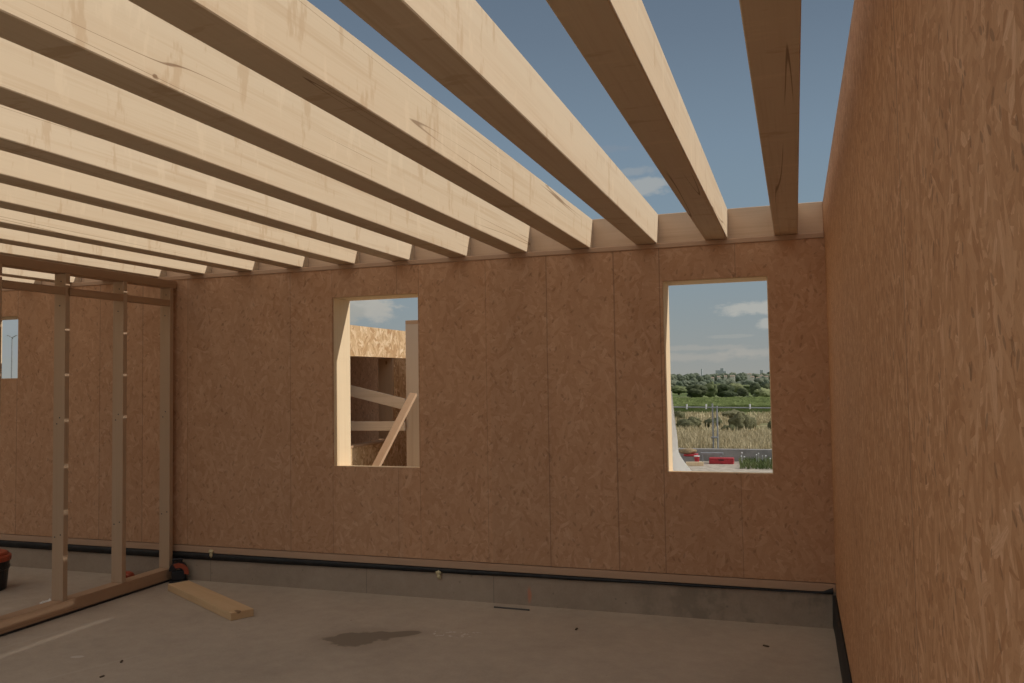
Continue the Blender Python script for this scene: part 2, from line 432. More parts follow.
# ------------------------------------------------------------------ camera
yaw, pit, rol = 0.327604590, 0.0462431529, -0.0155750195
F_PX, CY, CH = 831.128, -6.57701783, 1.85111922
fw = Vector((-math.sin(yaw) * math.cos(pit), math.cos(yaw) * math.cos(pit), math.sin(pit)))
rt = Vector((math.cos(yaw), math.sin(yaw), 0)); up = rt.cross(fw)
rt, up = rt * math.cos(rol) + up * math.sin(rol), -rt * math.sin(rol) + up * math.cos(rol)
cam = bpy.data.objects.new('camera', bpy.data.cameras.new('camera'))
COL.objects.link(cam)
Mc = Matrix((rt, up, -fw)).transposed().to_4x4(); Mc.translation = (0, CY, CH)
cam.matrix_world = Mc
cam.data.sensor_width = 36.0; cam.data.lens = F_PX / 1024 * 36
cam.data.clip_start = 0.02; cam.data.clip_end = 20000
S.camera = cam
CAMP = Vector((0, CY, CH))

def ray(px, py):
    return fw + rt * ((px - 512) / F_PX) - up * ((py - 341.5) / F_PX)
def on_y(px, py, y):
    d = ray(px, py); return CAMP + d * ((y - CY) / d.y)
def on_z(px, py, z):
    d = ray(px, py); return CAMP + d * ((z - CH) / d.z)

# ------------------------------------------------------------------ light
sun_dir = Vector((1.0, 0.29, 0.687)).normalized()
sl = bpy.data.lights.new('sun', 'SUN'); sl.energy = 3.1; sl.angle = math.radians(0.53); sl.color = (1.0, 0.955, 0.88)
so = bpy.data.objects.new('sun', sl); COL.objects.link(so)
so.location = (6, 4, 9)
so.rotation_euler = sun_dir.to_track_quat('Z', 'Y').to_euler()

w = bpy.data.worlds.new('sky'); S.world = w; w.use_nodes = True
T = NT(w.node_tree); bg = T.n['Background']
dirv = T.vmath('NORMALIZE', T.node('ShaderNodeTexCoord').outputs['Generated'])
dx, dy, dz = T.sep(dirv)
el = T.math('DIVIDE', T.math('ARCSINE', dz), math.pi / 2)   # 0 horizon .. 1 zenith
sky = T.ramp(el, [(0.0, lin(151, 152, 147)), (0.045, lin(140, 150, 153)), (0.10, lin(128, 147, 160)), (0.17, lin(119, 138, 155)),
                  (0.25, lin(104, 120, 137)), (0.33, lin(92, 107, 124)), (1.0, lin(74, 90, 112))])
CLOUDS = [ # px, py, half width, half height, softness, brightness, peak
    (362, 302, 26, 12, 0.7, lin(176, 174, 166), 0.95), (352, 312, 18, 9, 0.7, lin(160, 160, 154), 0.9), (377, 312, 12, 10, 0.7, lin(172, 170, 163), 0.9),
    (645, 186, 22, 9, 0.7, lin(166, 168, 166), 0.75), (632, 172, 26, 5, 0.7, lin(150, 156, 160), 0.55),
    (760, 309, 40, 6, 0.6, lin(176, 176, 170), 0.85), (768, 323, 8, 5, 0.7, lin(176, 176, 170), 0.75),
    (735, 336, 22, 1.6, 0.6, lin(160, 162, 158), 0.5), (700, 348, 42, 3, 0.7, lin(164, 162, 156), 0.55),
    (700, 357, 60, 4.5, 0.8, lin(166, 163, 156), 0.6), (760, 352, 40, 3, 0.8, lin(168, 165, 158), 0.6),
    (590, 150, 40, 3, 0.8, lin(130, 140, 152), 0.4), (6, 326, 26, 7, 0.9, lin(150, 155, 158), 0.5), (14, 352, 20, 4, 0.9, lin(146, 150, 153), 0.5)]
REAR_FILL = 1.55
cn = T.noise(T.vmath('MULTIPLY', dirv, (26, 26, 60)), 1.0, 6, 0.6)
cn2 = T.noise(T.vmath('MULTIPLY', dirv, (90, 90, 170)), 1.0, 4, 0.6)
cw = T.math('ADD', T.math('MULTIPLY', T.math('SUBTRACT', cn, 0.5), 2.6), T.math('MULTIPLY', T.math('SUBTRACT', cn2, 0.5), 1.1))
for (px, py, hw, hh, soft, colr, pk) in CLOUDS:
    d = ray(px, py).normalized()
    e1 = Vector((d.y, -d.x, 0)).normalized(); e2 = d.cross(e1)
    if e2.z < 0: e2 = -e2
    a = T.math('DIVIDE', T.vmath('DOT_PRODUCT', dirv, tuple(e1), out=1), hw / F_PX)
    b2 = T.math('DIVIDE', T.vmath('DOT_PRODUCT', dirv, tuple(e2), out=1), hh / F_PX)
    front = T.math('GREATER_THAN', T.vmath('DOT_PRODUCT', dirv, tuple(d), out=1), 0.0)
    q = T.math('SQRT', T.math('ADD', T.math('MULTIPLY', a, a), T.math('MULTIPLY', b2, b2)))
    q = T.math('ADD', q, cw)
    fct = T.math('MULTIPLY', T.smooth(q, 1.0 + soft * 0.5, 1.0 - soft * 0.7, 0, pk), front)
    sky = T.mix(fct, sky, colr)
# unseen bright cloud added high behind the camera as fill light for the room
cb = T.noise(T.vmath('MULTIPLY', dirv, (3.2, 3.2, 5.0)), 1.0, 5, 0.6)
fill_cover = T.math('MULTIPLY', T.smooth(cb, 0.36, 0.60), T.math('MULTIPLY', T.smooth(dy, 0.10, -0.25), T.smooth(dz, 0.38, 0.55)))
sky = T.mix(fill_cover, sky, (REAR_FILL, REAR_FILL * 0.95, REAR_FILL * 0.88))
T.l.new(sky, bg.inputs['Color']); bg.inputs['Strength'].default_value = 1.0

# ------------------------------------------------------------------ the shell
XR = 0.235           # inner face of the right wall
YF, XL = -6.35, -10.2
C0 = 0.264           # top of the concrete curb
PT = 0.325           # top of the bottom plate
ZW = 2.873           # top of the sheathing
ZB = 2.915           # underside of the joists
ZT = 3.168           # top of the joists and the rim

def struct(o, label=None):
    o['kind'] = 'structure'
    if label: o['label'] = label
    return o

struct(obj('floor', box((XL, -16.0, -0.18), (XR + 0.3, 0.30, 0.0)), M_floor))
# curb under the back wall
struct(obj('foundation_curb', box((XL, 0.0, -0.16), (XR, 0.30, C0 - 0.001), 0.004), M_curb))

# back wall with three window openings (x0, x1, z0, z1)
WINS = [(-8.30, -7.709, 1.947, 2.606), (-3.946, -3.097, 1.102, 2.622), (-0.974, -0.178, 1.112, 2.613)]
def wall_with_holes(x0, x1, z0, z1, y0, y1, holes):
    bm = bmesh.new()
    xs = sorted({x0, x1, *[h[0] for h in holes], *[h[1] for h in holes]})
    zs = sorted({z0, z1, *[h[2] for h in holes], *[h[3] for h in holes]})
    def solid(i, k):
        if not (0 <= i < len(xs) - 1 and 0 <= k < len(zs) - 1): return False
        cx, cz = (xs[i] + xs[i + 1]) / 2, (zs[k] + zs[k + 1]) / 2
        return not any(h[0] < cx < h[1] and h[2] < cz < h[3] for h in holes)
    V = {}
    def v(i, k, y):
        key = (i, k, y)
        if key not in V: V[key] = bm.verts.new((xs[i], y, zs[k]))
        return V[key]
    for i in range(len(xs) - 1):
        for k in range(len(zs) - 1):
            if not solid(i, k): continue
            for y in (y0, y1):
                bm.faces.new((v(i, k, y), v(i + 1, k, y), v(i + 1, k + 1, y), v(i, k + 1, y)))
            for (di, dk, a, b_) in ((-1, 0, (i, k), (i, k + 1)), (1, 0, (i + 1, k), (i + 1, k + 1)), (0, -1, (i, k), (i + 1, k)), (0, 1, (i, k + 1), (i + 1, k + 1))):
                if not solid(i + di, k + dk):
                    bm.faces.new((v(*a, y0), v(*b_, y0), v(*b_, y1), v(*a, y1)))
    return bm
wb = struct(obj('wall_back', wall_with_holes(XL, XR, PT + 0.005, ZW, 0.0, 0.0155, WINS), M_osb_back))
struct(obj('wall_core', wall_with_holes(XL, XR, PT + 0.005, ZW, 0.0157, 0.30, [(a_ - 0.03, b__ + 0.03, c_ - 0.062, d_ + 0.04) for a_, b__, c_, d_ in WINS]), M_osb_x, wb))
# openings lined with pale boards: jambs, head and sill
for n, (x0, x1, z0, z1) in enumerate(WINS):
    r_ = empty('window_%d' % (n + 1), ((x0 + x1) / 2, 0.15, z0)); struct(r_)
    t = 0.006
    def part(nm, lo, hi, mat):
        cx, cy, cz = r_.location
        return obj(nm, box([a - c for a, c in zip(lo, (cx, cy, cz))], [a - c for a, c in zip(hi, (cx, cy, cz))], 0.0015), mat, r_)
    part('jamb', (x0 - 0.03, 0.016, z0 - 0.03), (x0 + t, 0.302, z1), M_jamb)
    part('jamb', (x1 - t, 0.016, z0 - 0.03), (x1 + 0.03, 0.302, z1), M_jamb)
    part('head', (x0, 0.016, z1 - t), (x1, 0.302, z1 + 0.04), M_plank_x)
    sl_ = part('sill', (x0, 0.0158, z0 - 0.06), (x1, 0.304, z0 + 0.004), M_plank_x)
    for v_ in sl_.data.vertices:
        if v_.co.y > 0.1 and v_.co.z > -0.02: v_.co.z -= 0.026
# plates that tie the wall: sole plate on the curb and head plate under the joists
bp = struct(obj('baseboard_back', box((XL, -0.006, C0), (XR, 0.30, PT - 0.0015), 0.003), M_sole))
struct(obj('trim_1', box((XL, -0.010, ZW), (XR, 0.30, ZB - 0.001), 0.005), M_sole))
# membrane that laps out under the sole plate, wavy and tapering to the right
bm = bmesh.new()
N = 160; pa = []; pb = []
for k in range(N + 1):
    x = XL + (XR - 0.02 - XL) * k / N
    dep = 0.066 + (0.014 - 0.066) * max(0, min(1, (x + 5.6) / 5.6)) + 0.004 * noise.noise((x * 2.1, 3, 0))
    if x > -0.25: dep += 0.0
    zt = C0 - 0.002
    if x > 0.13: zt += (x - 0.13) * 0.45
    pa.append((x, zt)); pb.append((x, C0 - dep))
rows = []
for (a, b_) in zip(pa, pb):
    rows.append([bm.verts.new((a[0], -0.002, a[1])), bm.verts.new((a[0], -0.018, a[1] - 0.006)), bm.verts.new((b_[0], -0.014, b_[1])), bm.verts.new((b_[0], -0.002, b_[1] + 0.002))])
for r0, r1 in zip(rows, rows[1:]):
    for j in range(3): bm.faces.new((r0[j], r1[j], r1[j + 1], r0[j + 1]))
    bm.faces.new((r0[3], r1[3], r1[0], r0[0]))
struct(obj('sealing_strip', bm, M_membrane, smooth=True))
# right wall: sheathing on a curb wrapped in membrane
struct(obj('wall_right', box((XR, YF, 0.245), (XR + 0.26, 0.34, ZT), 0.003), M_osb_right))
struct(obj('trim_2', box((XR + 0.002, YF, -0.16), (XR + 0.26, 0.34, 0.245)), M_curb))
bm = bmesh.new(); N = 120; rows = []
for k in range(N + 1):
    y = YF + (-0.002 - YF) * k / N
    zt = 0.236 + 0.012 * noise.noise((y * 3.0, 1.5, 0)) + 0.006 * noise.noise((y * 11.0, 4, 0))
    xo = 0.004 * noise.noise((y * 2.0, 8, 0)) - 0.014 * max(0.0, 1 + y / 1.4)
    rows.append([bm.verts.new((XR, y, zt)), bm.verts.new((XR - 0.012 + xo, y, zt - 0.004)), bm.verts.new((XR - 0.016 + xo, y, 0.02)), bm.verts.new((XR - 0.022, y, 0.001)), bm.verts.new((XR, y, 0.001))])
for r0, r1 in zip(rows, rows[1:]):
    for j in range(5): bm.faces.new((r0[j], r1[j], r1[(j + 1) % 5], r0[(j + 1) % 5]))
struct(obj('damp_proof_strip', bm, M_membrane, smooth=True))

struct(obj('wall_left', box((XL - 0.26, YF, 0.0), (XL, 0.34, ZT), 0.003), M_osb_out))  # unseen end wall, added to darken the left side of the room

# ------------------------------------------------------------------ roof joists
rim = obj('rim_joist', box((-5.2, -0.03, -0.1265), (5.2, 0.03, 0.1265), 0.004), M_rim, loc=(XR - 5.2, 0.131, ZB + 0.1265))
tag(rim, 'long pale edge beam lying along the top of the back wall behind the joist ends', 'beam')
RX = [.047] + [-.468 - .5415 * k for k in range(17)]
ORD = ['first', 'second', 'third', 'fourth', 'fifth', 'sixth', 'seventh', 'eighth', 'ninth', 'tenth', 'eleventh', 'twelfth', 'thirteenth', 'fourteenth', 'fifteenth', 'sixteenth', 'seventeenth', 'eighteenth']
NOTE = {0: 'roof joist nearest the right wall, seen only from its shaded underside against the sky',
        1: 'second roof joist from the right wall, pale sunlit side, ending above the right window',
        2: 'third roof joist from the right wall, a long drying crack down its sunlit side',
        3: 'fourth roof joist from the right wall, knotty sunlit side with blue sky along its top'}
jm = None
BL = 2.78
for i, xr in enumerate(RX):
    if jm is None:
        jb = bmesh.new(); add_box(jb, (-0.084, -BL, -0.1265), (0.084, BL, 0.1265), 0.004)
        j = obj('roof_joist', jb, M_beam); jm = j
    else:
        j = jm.copy(); COL.objects.link(j)
    j.location = (xr - 0.083, 0.1 - BL, ZB + 0.1268)
    lab = NOTE.get(i, '%s roof joist from the right wall, sunlit spruce side over a shaded underside' % ORD[i])
    tag(j, lab, 'joist', 'roof joists')

# ------------------------------------------------------------------ stud partition on the left
px0, px1 = -5.78, -5.66
part = empty('stud_partition', (-5.72, -1.4, 0.0))
tag(part, 'open timber stud partition frame standing on the concrete floor at left', 'partition')
def pp(nm, lo, hi, mat, bevel=0.003):
    c = part.location
    ctr = [(a + b_) / 2 for a, b_ in zip(lo, hi)]
    o = obj(nm, box([a - q for a, q in zip(lo, ctr)], [a - q for a, q in zip(hi, ctr)], bevel), mat, part, loc=[q - r for q, r in zip(ctr, c)])
    return o
pp('bottom_plate', (px0, -3.3, 0.016), (px1, -0.012, 0.118), M_plate_y)
pp('sealing_pad', (px0 + 0.004, -3.3, 0.0), (px1 + 0.006, -0.03, 0.015), M_membrane, 0.001)
pp('top_plate', (px0, -3.3, 2.787), (px1, -0.012, 2.860), M_plate_y)
SY = [-1.935, -1.312, -0.688, -0.103]
for k, y in enumerate(SY):
    st = pp('stud', (px0, y, 0.119), (px1, y + 0.047, 2.786), M_stud)
    # nail heads on the face towards the room
    if k:
        for (nx, nz) in ((-0.03, 0.63), (0.03, 0.65), (-0.02, 1.55), (0.01, 1.60), (0.0, 2.52), (0.012, 2.72)):
            nb = bmesh.new(); add_cyl(nb, (nx, -0.0255, nz - 1.4525), (nx, -0.0232, nz - 1.4525), 0.006, n=10)
            obj('nail', nb, M_nail, st)
for k in range(len(SY) - 1):
    pp('noggin', (px1 - 0.045, SY[k] + 0.048, 2.608), (px1, SY[k + 1] - 0.001, 2.670), M_plate_y)
pp('noggin', (px1 - 0.045, -3.3, 2.608), (px1, SY[0] - 0.001, 2.670), M_plate_y)

# ------------------------------------------------------------------ loose things on the floor
a = on_z(176, 588, 0.0); b_ = on_z(243, 621, 0.0)
pl = bmesh.new()
pa_, pb_ = Vector((a.x, a.y, 0.0)), Vector((b_.x, b_.y, 0.0))
PW, PH = 0.20, 0.060
ca = (on_z(166.5, 585, 0.060) + on_z(190, 579.5, 0.060)) / 2; cb = (on_z(233, 614, 0.060) + on_z(251.5, 608, 0.060)) / 2
wd = ((on_z(251.5, 608, 0.060) - on_z(233, 614, 0.060)).length)
ctr = (ca + cb) / 2; d = (cb - ca); d.z = 0; L = d.length; ang = math.atan2(d.y, d.x)
plank = obj('plank', box((-L / 2, -wd / 2, 0), (L / 2, wd / 2, PH), 0.003), M_offcut, loc=(ctr.x, ctr.y, 0.001))
plank.rotation_euler = (0, 0, ang)
tag(plank, 'short thick offcut plank lying flat on the concrete floor by the partition', 'plank')

# thin rod at the foot of the curb
p0, p1 = on_z(494, 607, 0.006), on_z(529.5, 610, 0.006)
bm = add_cyl(bmesh.new(), (0, 0, 0), (p1.x - p0.x, p1.y - p0.y, 0), 0.006, n=10)
o = obj('metal_rod', bm, M_nail, loc=(p0.x, min(p0.y, -0.02), 0.0065)); tag(o, 'thin dark metal rod on the floor against the foot of the concrete curb', 'rod')

# foam dabs under the sole plate
for (px, py, lab) in ((211, 551, 'pale yellow foam dab on the concrete curb beside the partition'), (438.5, 572, 'pale yellow foam dab on the concrete curb under the wall between the windows')):
    p = on_y(px, py, -0.012)
    bm = lump(bmesh.new(), (0, 0, 0), (0.027, 0.016, 0.020), 2, 0.5, 1.8, px)
    lump(bm, (0.006, -0.004, -0.032), (0.016, 0.010, 0.024), 2, 0.5, 1.8, px + 3)
    o = obj('foam_dab', bm, M_foam, loc=(p.x, -0.013, p.z - 0.004), smooth=True)
    tag(o, lab, 'foam', 'foam dabs on the curb')
# wood chips
for (px, py, sz, lab) in ((576.5, 629.5, 0.020, 'small dark wood chip on the bare floor left of the right window'), (766, 646.5, 0.022, 'small reddish wood chip on the floor near the right wall'),
                      (121.5, 662, 0.018, 'dark little chip on the floor below the plank'), (102, 677, 0.016, 'dark little chip at the bottom edge of the floor')):
    p = on_z(px, py, 0)
    bm = box((-sz, -sz * 0.4, 0), (sz, sz * 0.4, 0.008), 0.002)
    o = obj('wood_chip', bm, M_trunk, loc=(p.x, p.y, 0.0005)); o.rotation_euler = (0, 0, px)
    tag(o, lab, 'wood chip', 'wood chips on the floor')
# crumpled white scrap behind the partition plate
p = on_z(48, 602, 0.03)
bm = lump(bmesh.new(), (0, 0, 0.045), (0.085, 0.04, 0.042), 3, 0.9, 2.0, 4.2, zmin=0.0)
o = obj('paper_scrap', bm, M_paper, loc=(-5.90, -1.24, 0.0)); tag(o, 'crumpled white scrap on the floor behind the foot of the nearest stud', 'scrap')

# black tub with orange lid at the far left
tub = empty('bucket', (-7.09, -0.84, 0.0)); tub.scale = (1, 1, 0.91); tag(tub, 'black bucket with an orange lid on the floor at the left edge', 'bucket')
obj('body', lathe([(0.0, 0.0), (0.165, 0.0), (0.172, 0.01), (0.186, 0.20), (0.196, 0.21), (0.198, 0.235), (0.190, 0.245), (0.195, 0.285), (0.0, 0.285)]), M_black, tub, smooth=False)
obj('lid', lathe([(0.0, 0.286), (0.19, 0.286), (0.206, 0.29), (0.208, 0.335), (0.200, 0.345), (0.185, 0.347), (0.18, 0.370), (0.165, 0.378), (0.0, 0.378)]), M_orange, tub)
bm = bmesh.new()
for k in range(12):
    t0, t1 = math.pi * k / 12, math.pi * (k + 1) / 12
    add_cyl(bm, (0.213 * math.cos(t0), -0.02 - 0.205 * math.sin(t0) * 0.95, 0.225 - 0.03 * math.sin(t0)), (0.213 * math.cos(t1), -0.02 - 0.205 * math.sin(t1) * 0.95, 0.225 - 0.03 * math.sin(t1)), 0.005, n=8)
obj('handle', bm, M_nail, tub)

# orange and black power tool standing by the curb at the end of the partition
saw = empty('power_tool', (-5.570, -0.085, 0.0), math.radians(40)); tag(saw, 'orange and black power tool on the floor by the curb where the partition ends', 'power tool')
NN = 24
def half_disc(bm, r, y0, y1, a0, a1, r_in=0.0, c=(0, 0.075)):
    P = []
    for k in range(NN + 1):
        t = a0 + (a1 - a0) * k / NN
        P.append((c[0] + r * math.cos(t), c[1] + r * math.sin(t), c[0] + r_in * math.cos(t), c[1] + r_in * math.sin(t)))
    R = [[bm.verts.new((q[0], y0, q[1])), bm.verts.new((q[0], y1, q[1])), bm.verts.new((q[2], y1, q[3])), bm.verts.new((q[2], y0, q[3]))] for q in P]
    for A, B in zip(R, R[1:]):
        for j in range(4): bm.faces.new((A[j], A[(j + 1) % 4], B[(j + 1) % 4], B[j]))
    bm.faces.new(R[0][::-1]); bm.faces.new(R[-1])
    return bm
obj('base', box((-0.08, -0.045, 0.0), (0.085, 0.04, 0.012), 0.003), M_black, saw)
obj('body', box((-0.06, -0.03, 0.0125), (0.07, 0.03, 0.105), 0.012, 2), M_black, saw)
obj('guard', half_disc(bmesh.new(), 0.082, -0.026, 0.022, math.radians(0), math.radians(180), 0.02, (0.0, 0.106)), M_black, saw)
obj('housing', half_disc(bmesh.new(), 0.092, -0.046, -0.0265, math.radians(-12), math.radians(118), 0.052, (0.0, 0.085)), M_orange, saw)
obj('handle', add_cyl(add_cyl(add_cyl(bmesh.new(), (-0.045, 0, 0.172), (-0.045, 0, 0.205), 0.010, n=10), (-0.052, 0, 0.207), (0.035, 0, 0.207), 0.012, n=12), (0.028, 0, 0.178), (0.028, 0, 0.205), 0.010, n=10), M_black, saw)
# red-orange handled item seen between the studs
hs = obj('tool_pouch', lump(bmesh.new(), (0, 0, 0.03), (0.085, 0.05, 0.032), 3, 0.35, 1.5, 9.0, zmin=0.0), M_orange, loc=(-6.17, -0.10, 0.0), smooth=True)
tag(hs, 'small orange pouch on the floor behind the partition, beside the second stud', 'pouch')

# ------------------------------------------------------------------ outside, behind the left window
GZ = -0.20
wing = empty('timber_wing', (-5.5, 3.0, GZ)); tag(wing, 'neighbouring unfinished timber wall with sunlit strand board above a window opening', 'building')
def wp(nm, lo, hi, mat, bevel=0.002):
    c = wing.location
    return obj(nm, box([a - q for a, q in zip(lo, c)], [a - q for a, q in zip(hi, c)], bevel), mat, wing)
def lin_wall():
    # wall in the plane x = -5.5 with an opening
    bm = wall_with_holes(0.32 - 3.0, 6.6 - 3.0, 0.0, 2.605 - GZ, 0.0, 0.155, [(2.55 - 3.0, 4.2855 - 3.0, 1.0 - GZ, 2.195 - GZ)])
    bmesh.ops.rotate(bm, cent=(0, 0, 0), matrix=Matrix.Rotation(math.pi / 2, 3, 'Z'), verts=bm.verts)   # x->y, y->-x
    return bm
obj('wall_panel', lin_wall(), M_osb_out, wing)
wp('sill_board', (-5.66, 2.56, 1.0), (-5.485, 4.28, 1.028), M_plate_y)
wp('jamb_stud', (-5.735, 4.235, 1.029), (-5.506, 4.2845, 2.193), M_stud)
wp('inner_wall', (-6.9, 0.46, GZ), (-6.8, 6.44, 2.555), M_osb_in)
wp('shade_deck', (-7.6, 0.33, 2.56), (-5.66, 6.6, 2.60), M_osb_x)  # unseen deck, added to keep sky light out of the wing
# free-standing wall panel whose end stud shows
yP = 3.31
e0, e1 = on_y(405.3, 322, yP), on_y(419.5, 322, yP)
zp = on_y(411, 320.3, yP).z
pan = empty('wall_panel', ((e0.x + e1.x) / 2, 4.5, GZ)); tag(pan, 'upright timber wall panel seen end on behind the right side of the left window', 'panel')
c = pan.location
hx = (e1.x - e0.x) / 2
obj('end_stud', box((-hx, yP - c.y, 0), (hx, yP - c.y + 0.05, zp - 0.05 - GZ), 0.003), M_greypost, pan)
obj('core', box((-hx + 0.004, yP - c.y + 0.051, 0), (hx - 0.004, 6.2 - c.y, zp - 0.05 - GZ), 0.002), M_osb_out, pan)
obj('top_plate', box((-hx, yP - c.y, zp - 0.049 - GZ), (hx, 6.2 - c.y, zp - GZ), 0.002), M_plate_y, pan)
# bracing boards nailed between the panel and the wing
yb = 3.27
A0, A1 = on_y(352, 391, yb), on_y(404.5, 404.2, yb)
dA = (A1 - A0); A0 = A0 - dA * (0.05 / dA.length)
hA = 0.145
bm = beam_between(bmesh.new(), Vector((0, 0, 0)), A1 - A0, 0.028, hA)
o = obj('brace_board', bm, M_grey, loc=A0); tag(o, 'grey sloping brace board crossing the left window opening, upper of two', 'board', 'bracing boards behind the left window')
B0, B1 = on_y(351, 426, yb), on_y(405, 426, yb)
bm = beam_between(bmesh.new(), Vector((0, 0, 0)), B1 - B0, 0.028, 0.122)
o = obj('brace_board', bm, M_grey, loc=B0); tag(o, 'level brace board low in the left window opening, below the sloping one', 'board', 'bracing boards behind the left window')
yc = 3.22
C1 = on_y(413.5, 394, yc); Cm = on_y(379, 461, yc)
C0_ = on_z(320.3, 575, GZ + 0.02); dC = (C0_ - C1).normalized()
bm = beam_between(bmesh.new(), Vector((0, 0, 0)), C0_ - C1, 0.045, 0.095, up=(dC.z, 0, -dC.x))
o = obj('diagonal_brace', bm, M_plate_y, loc=C1); tag(o, 'diagonal timber prop leaning up against the panel behind the left window', 'prop')

# ------------------------------------------------------------------ terrain
prof = [(-60, GZ), (0.3, GZ), (14.6, GZ), (24, -0.35), (38, -0.65), (59, -1.0), (161, -3.0), (253, -4.0), (393, -5.0), (893, -7.5), (3000, -12), (9000, -40)]
def gz(y):
    for (a, za), (b_, zb) in zip(prof, prof[1:]):
        if a <= y <= b_: return za + (zb - za) * (y - a) / (b_ - a)
    return prof[-1][1]
bm = bmesh.new(); rows = []
for (y, z) in prof:
    W = 60 + abs(y) * 2.2
    rows.append([bm.verts.new((-W * 1.4 + (W * 1.9) * k / 16, y, z - (0.0 if not -12 < y < 0.31 else 0.0))) for k in range(17)])
for A, B in zip(rows, rows[1:]):
    for k in range(16): bm.faces.new((A[k], A[k + 1], B[k + 1], B[k]))
m, T, b = new_mat('ground_soil', 0.95, 0.1)
tc = T.node('ShaderNodeTexCoord').outputs['Object']
gx, gy, gzz = T.sep(tc)
n = T.noise(tc, 0.6, 5, 0.65); n2 = T.noise(tc, 6, 4, 0.7)
dirt = T.mix(T.smooth(n2, 0.35, 0.65), (0.36, 0.31, 0.25), (0.52, 0.45, 0.37))
straw = T.mix(T.smooth(n, 0.35, 0.65), (0.20, 0.19, 0.09), (0.36, 0.30, 0.17))
nb_ = T.noise(T.vmath('MULTIPLY', tc, (0.012, 0.03, 0)), 1.0, 3, 0.5)
green = T.mix(T.smooth(nb_, 0.42, 0.58), (0.12, 0.16, 0.055), (0.20, 0.22, 0.09))
col = T.mix(T.smooth(gy, 14.3, 14.7), dirt, straw)
col = T.mix(T.smooth(gy, 56, 60), col, green)
T.l.new(col, b.inputs['Base Color'])
g = obj('ground', bm, m); struct(g)

# low concrete wall and site fence
yw = 14.3
zt_ = on_y(735, 449.3, yw).z
cw_ = obj('concrete_wall', box((-14, 0, 0), (6, 0.18, zt_ - GZ + 0.25), 0.008), M_grit, loc=(0, yw, GZ - 0.25)); tag(cw_, 'low grey concrete wall across the plot beyond the right window', 'wall')
fe = empty('site_fence', (-2.5, yw + 0.6, GZ)); tag(fe, 'grey metal site fence with a double post beyond the low concrete wall', 'fence')
yf = yw + 0.6; c = fe.location
r0, r1 = on_y(640, 406.8, yf), on_y(800, 408.2, yf)
obj('rail', add_cyl(bmesh.new(), r0 - c, r1 - c, 0.016, n=10), M_steel, fe)
for pxp in (712.3, 716.8):
    q = on_y(pxp, 406, yf); top = 0.06 if pxp < 714 else 0.0
    obj('post', add_cyl(bmesh.new(), (q.x - c.x, 0.03, 0), (q.x - c.x, 0.03, q.z - GZ + top), 0.020, n=12), M_steel, fe)
q0, q1 = on_y(712.3, 437.5, yf), on_y(716.8, 437.5, yf)
obj('clamp', box((q0.x - c.x - 0.03, -0.02, q0.z - GZ - 0.02), (q1.x - c.x + 0.03, 0.08, q0.z - GZ + 0.02), 0.006), M_steel, fe)
for pxp in (655, 686.8, 706.2, 750, 790):
    q = on_y(pxp, 407.5, yf)
    obj('cap', add_cyl(bmesh.new(), (q.x - c.x, 0.0, q.z - GZ - 0.04), (q.x - c.x, 0.0, q.z - GZ + 0.085), 0.02, n=8), M_white, fe)
for pxp in (640, 800):
    q = on_y(pxp, 407.5, yf)
    obj('post', add_cyl(bmesh.new(), (q.x - c.x, 0.03, 0), (q.x - c.x, 0.03, q.z - GZ), 0.020, n=12), M_steel, fe)

AVOID = []
SCRUB = ((742, 36, 22, 17, 'widest low scrub bush in the dry field right of the fence post'), (728, 34, 16, 8, 'low grey scrub bush just right of the double fence post'),
         (692, 38, 26, 11, 'broad low scrub bush in the dry field left of the fence post'), (770, 35, 9, 10, 'scrub bush at the right edge of the right window'),
         (677, 50, 14, 9, 'darker scrub bush at the left edge of the field below the vines'), (712, 41, 20, 9, 'scrub bush in the dry field behind the double fence post'), (733, 56, 22, 7, 'flat scrub bush just before the vine rows'))
def at_ground(px, y):
    d = ray(px, 400); x = d.x / d.y * (y - CY)
    return Vector((x, y, gz(y)))
for (px, y, wpx, hpx, lab) in SCRUB:
    q = at_ground(px, y - 6.5); AVOID.append((q.x, q.y, wpx * (y / F_PX) * 1.0))
# dry grass beyond the wall: blades nobody could count
def blades(name, mat, n, xr, yr, hmin, hmax, wid, seed, label, cat, clump=0.0, zoff=0.0):
    R = random.Random(seed); V = []; Fc = []
    for k in range(n):
        t = R.random() ** 1.0
        y = yr[0] + (yr[1] - yr[0]) * t
        xa, xb = xr(y); x = xa + (xb - xa) * R.random()
        if clump and noise.noise((x * 0.5, y * 0.35, seed)) < clump - 1: continue
        if any((x - q[0]) ** 2 + (y - q[1]) ** 2 < q[2] ** 2 for q in AVOID): continue
        h = R.uniform(hmin, hmax); a = R.random() * math.pi; w_ = wid * R.uniform(0.6, 1.4)
        z = gz(y) + zoff; lx, ly = R.gauss(0, 0.28) * h, R.gauss(0, 0.28) * h
        cx_, sx_ = math.cos(a) * w_, math.sin(a) * w_
        i = len(V)
        V += [(x - cx_ * .5, y - sx_ * .5, z), (x + cx_ * .5, y + sx_ * .5, z), (x + lx * .5 + cx_ * .5, y + ly * .5 + sx_ * .5, z + h * .6), (x + lx * .5 - cx_ * .5, y + ly * .5 - sx_ * .5, z + h * .6), (x + lx, y + ly, z + h)]
        Fc += [(i, i + 1, i + 2, i + 3), (i + 3, i + 2, i + 4)]
    me = bpy.data.meshes.new(name); me.from_pydata(V, [], Fc); me.materials.append(mat)
    o = bpy.data.objects.new(name, me); link(o); tag(o, label, cat, kind='stuff'); return o
wedge = lambda y: (-0.175 * (y - CY) - 2.0, 0.01 * (y - CY) + 2.2)
blades('dry_grass', M_straw, 46000, wedge, (15.35, 23), 0.14, 0.46, 0.018, 3, 'tall straw coloured dry grass in the field beyond the low wall', 'grass')
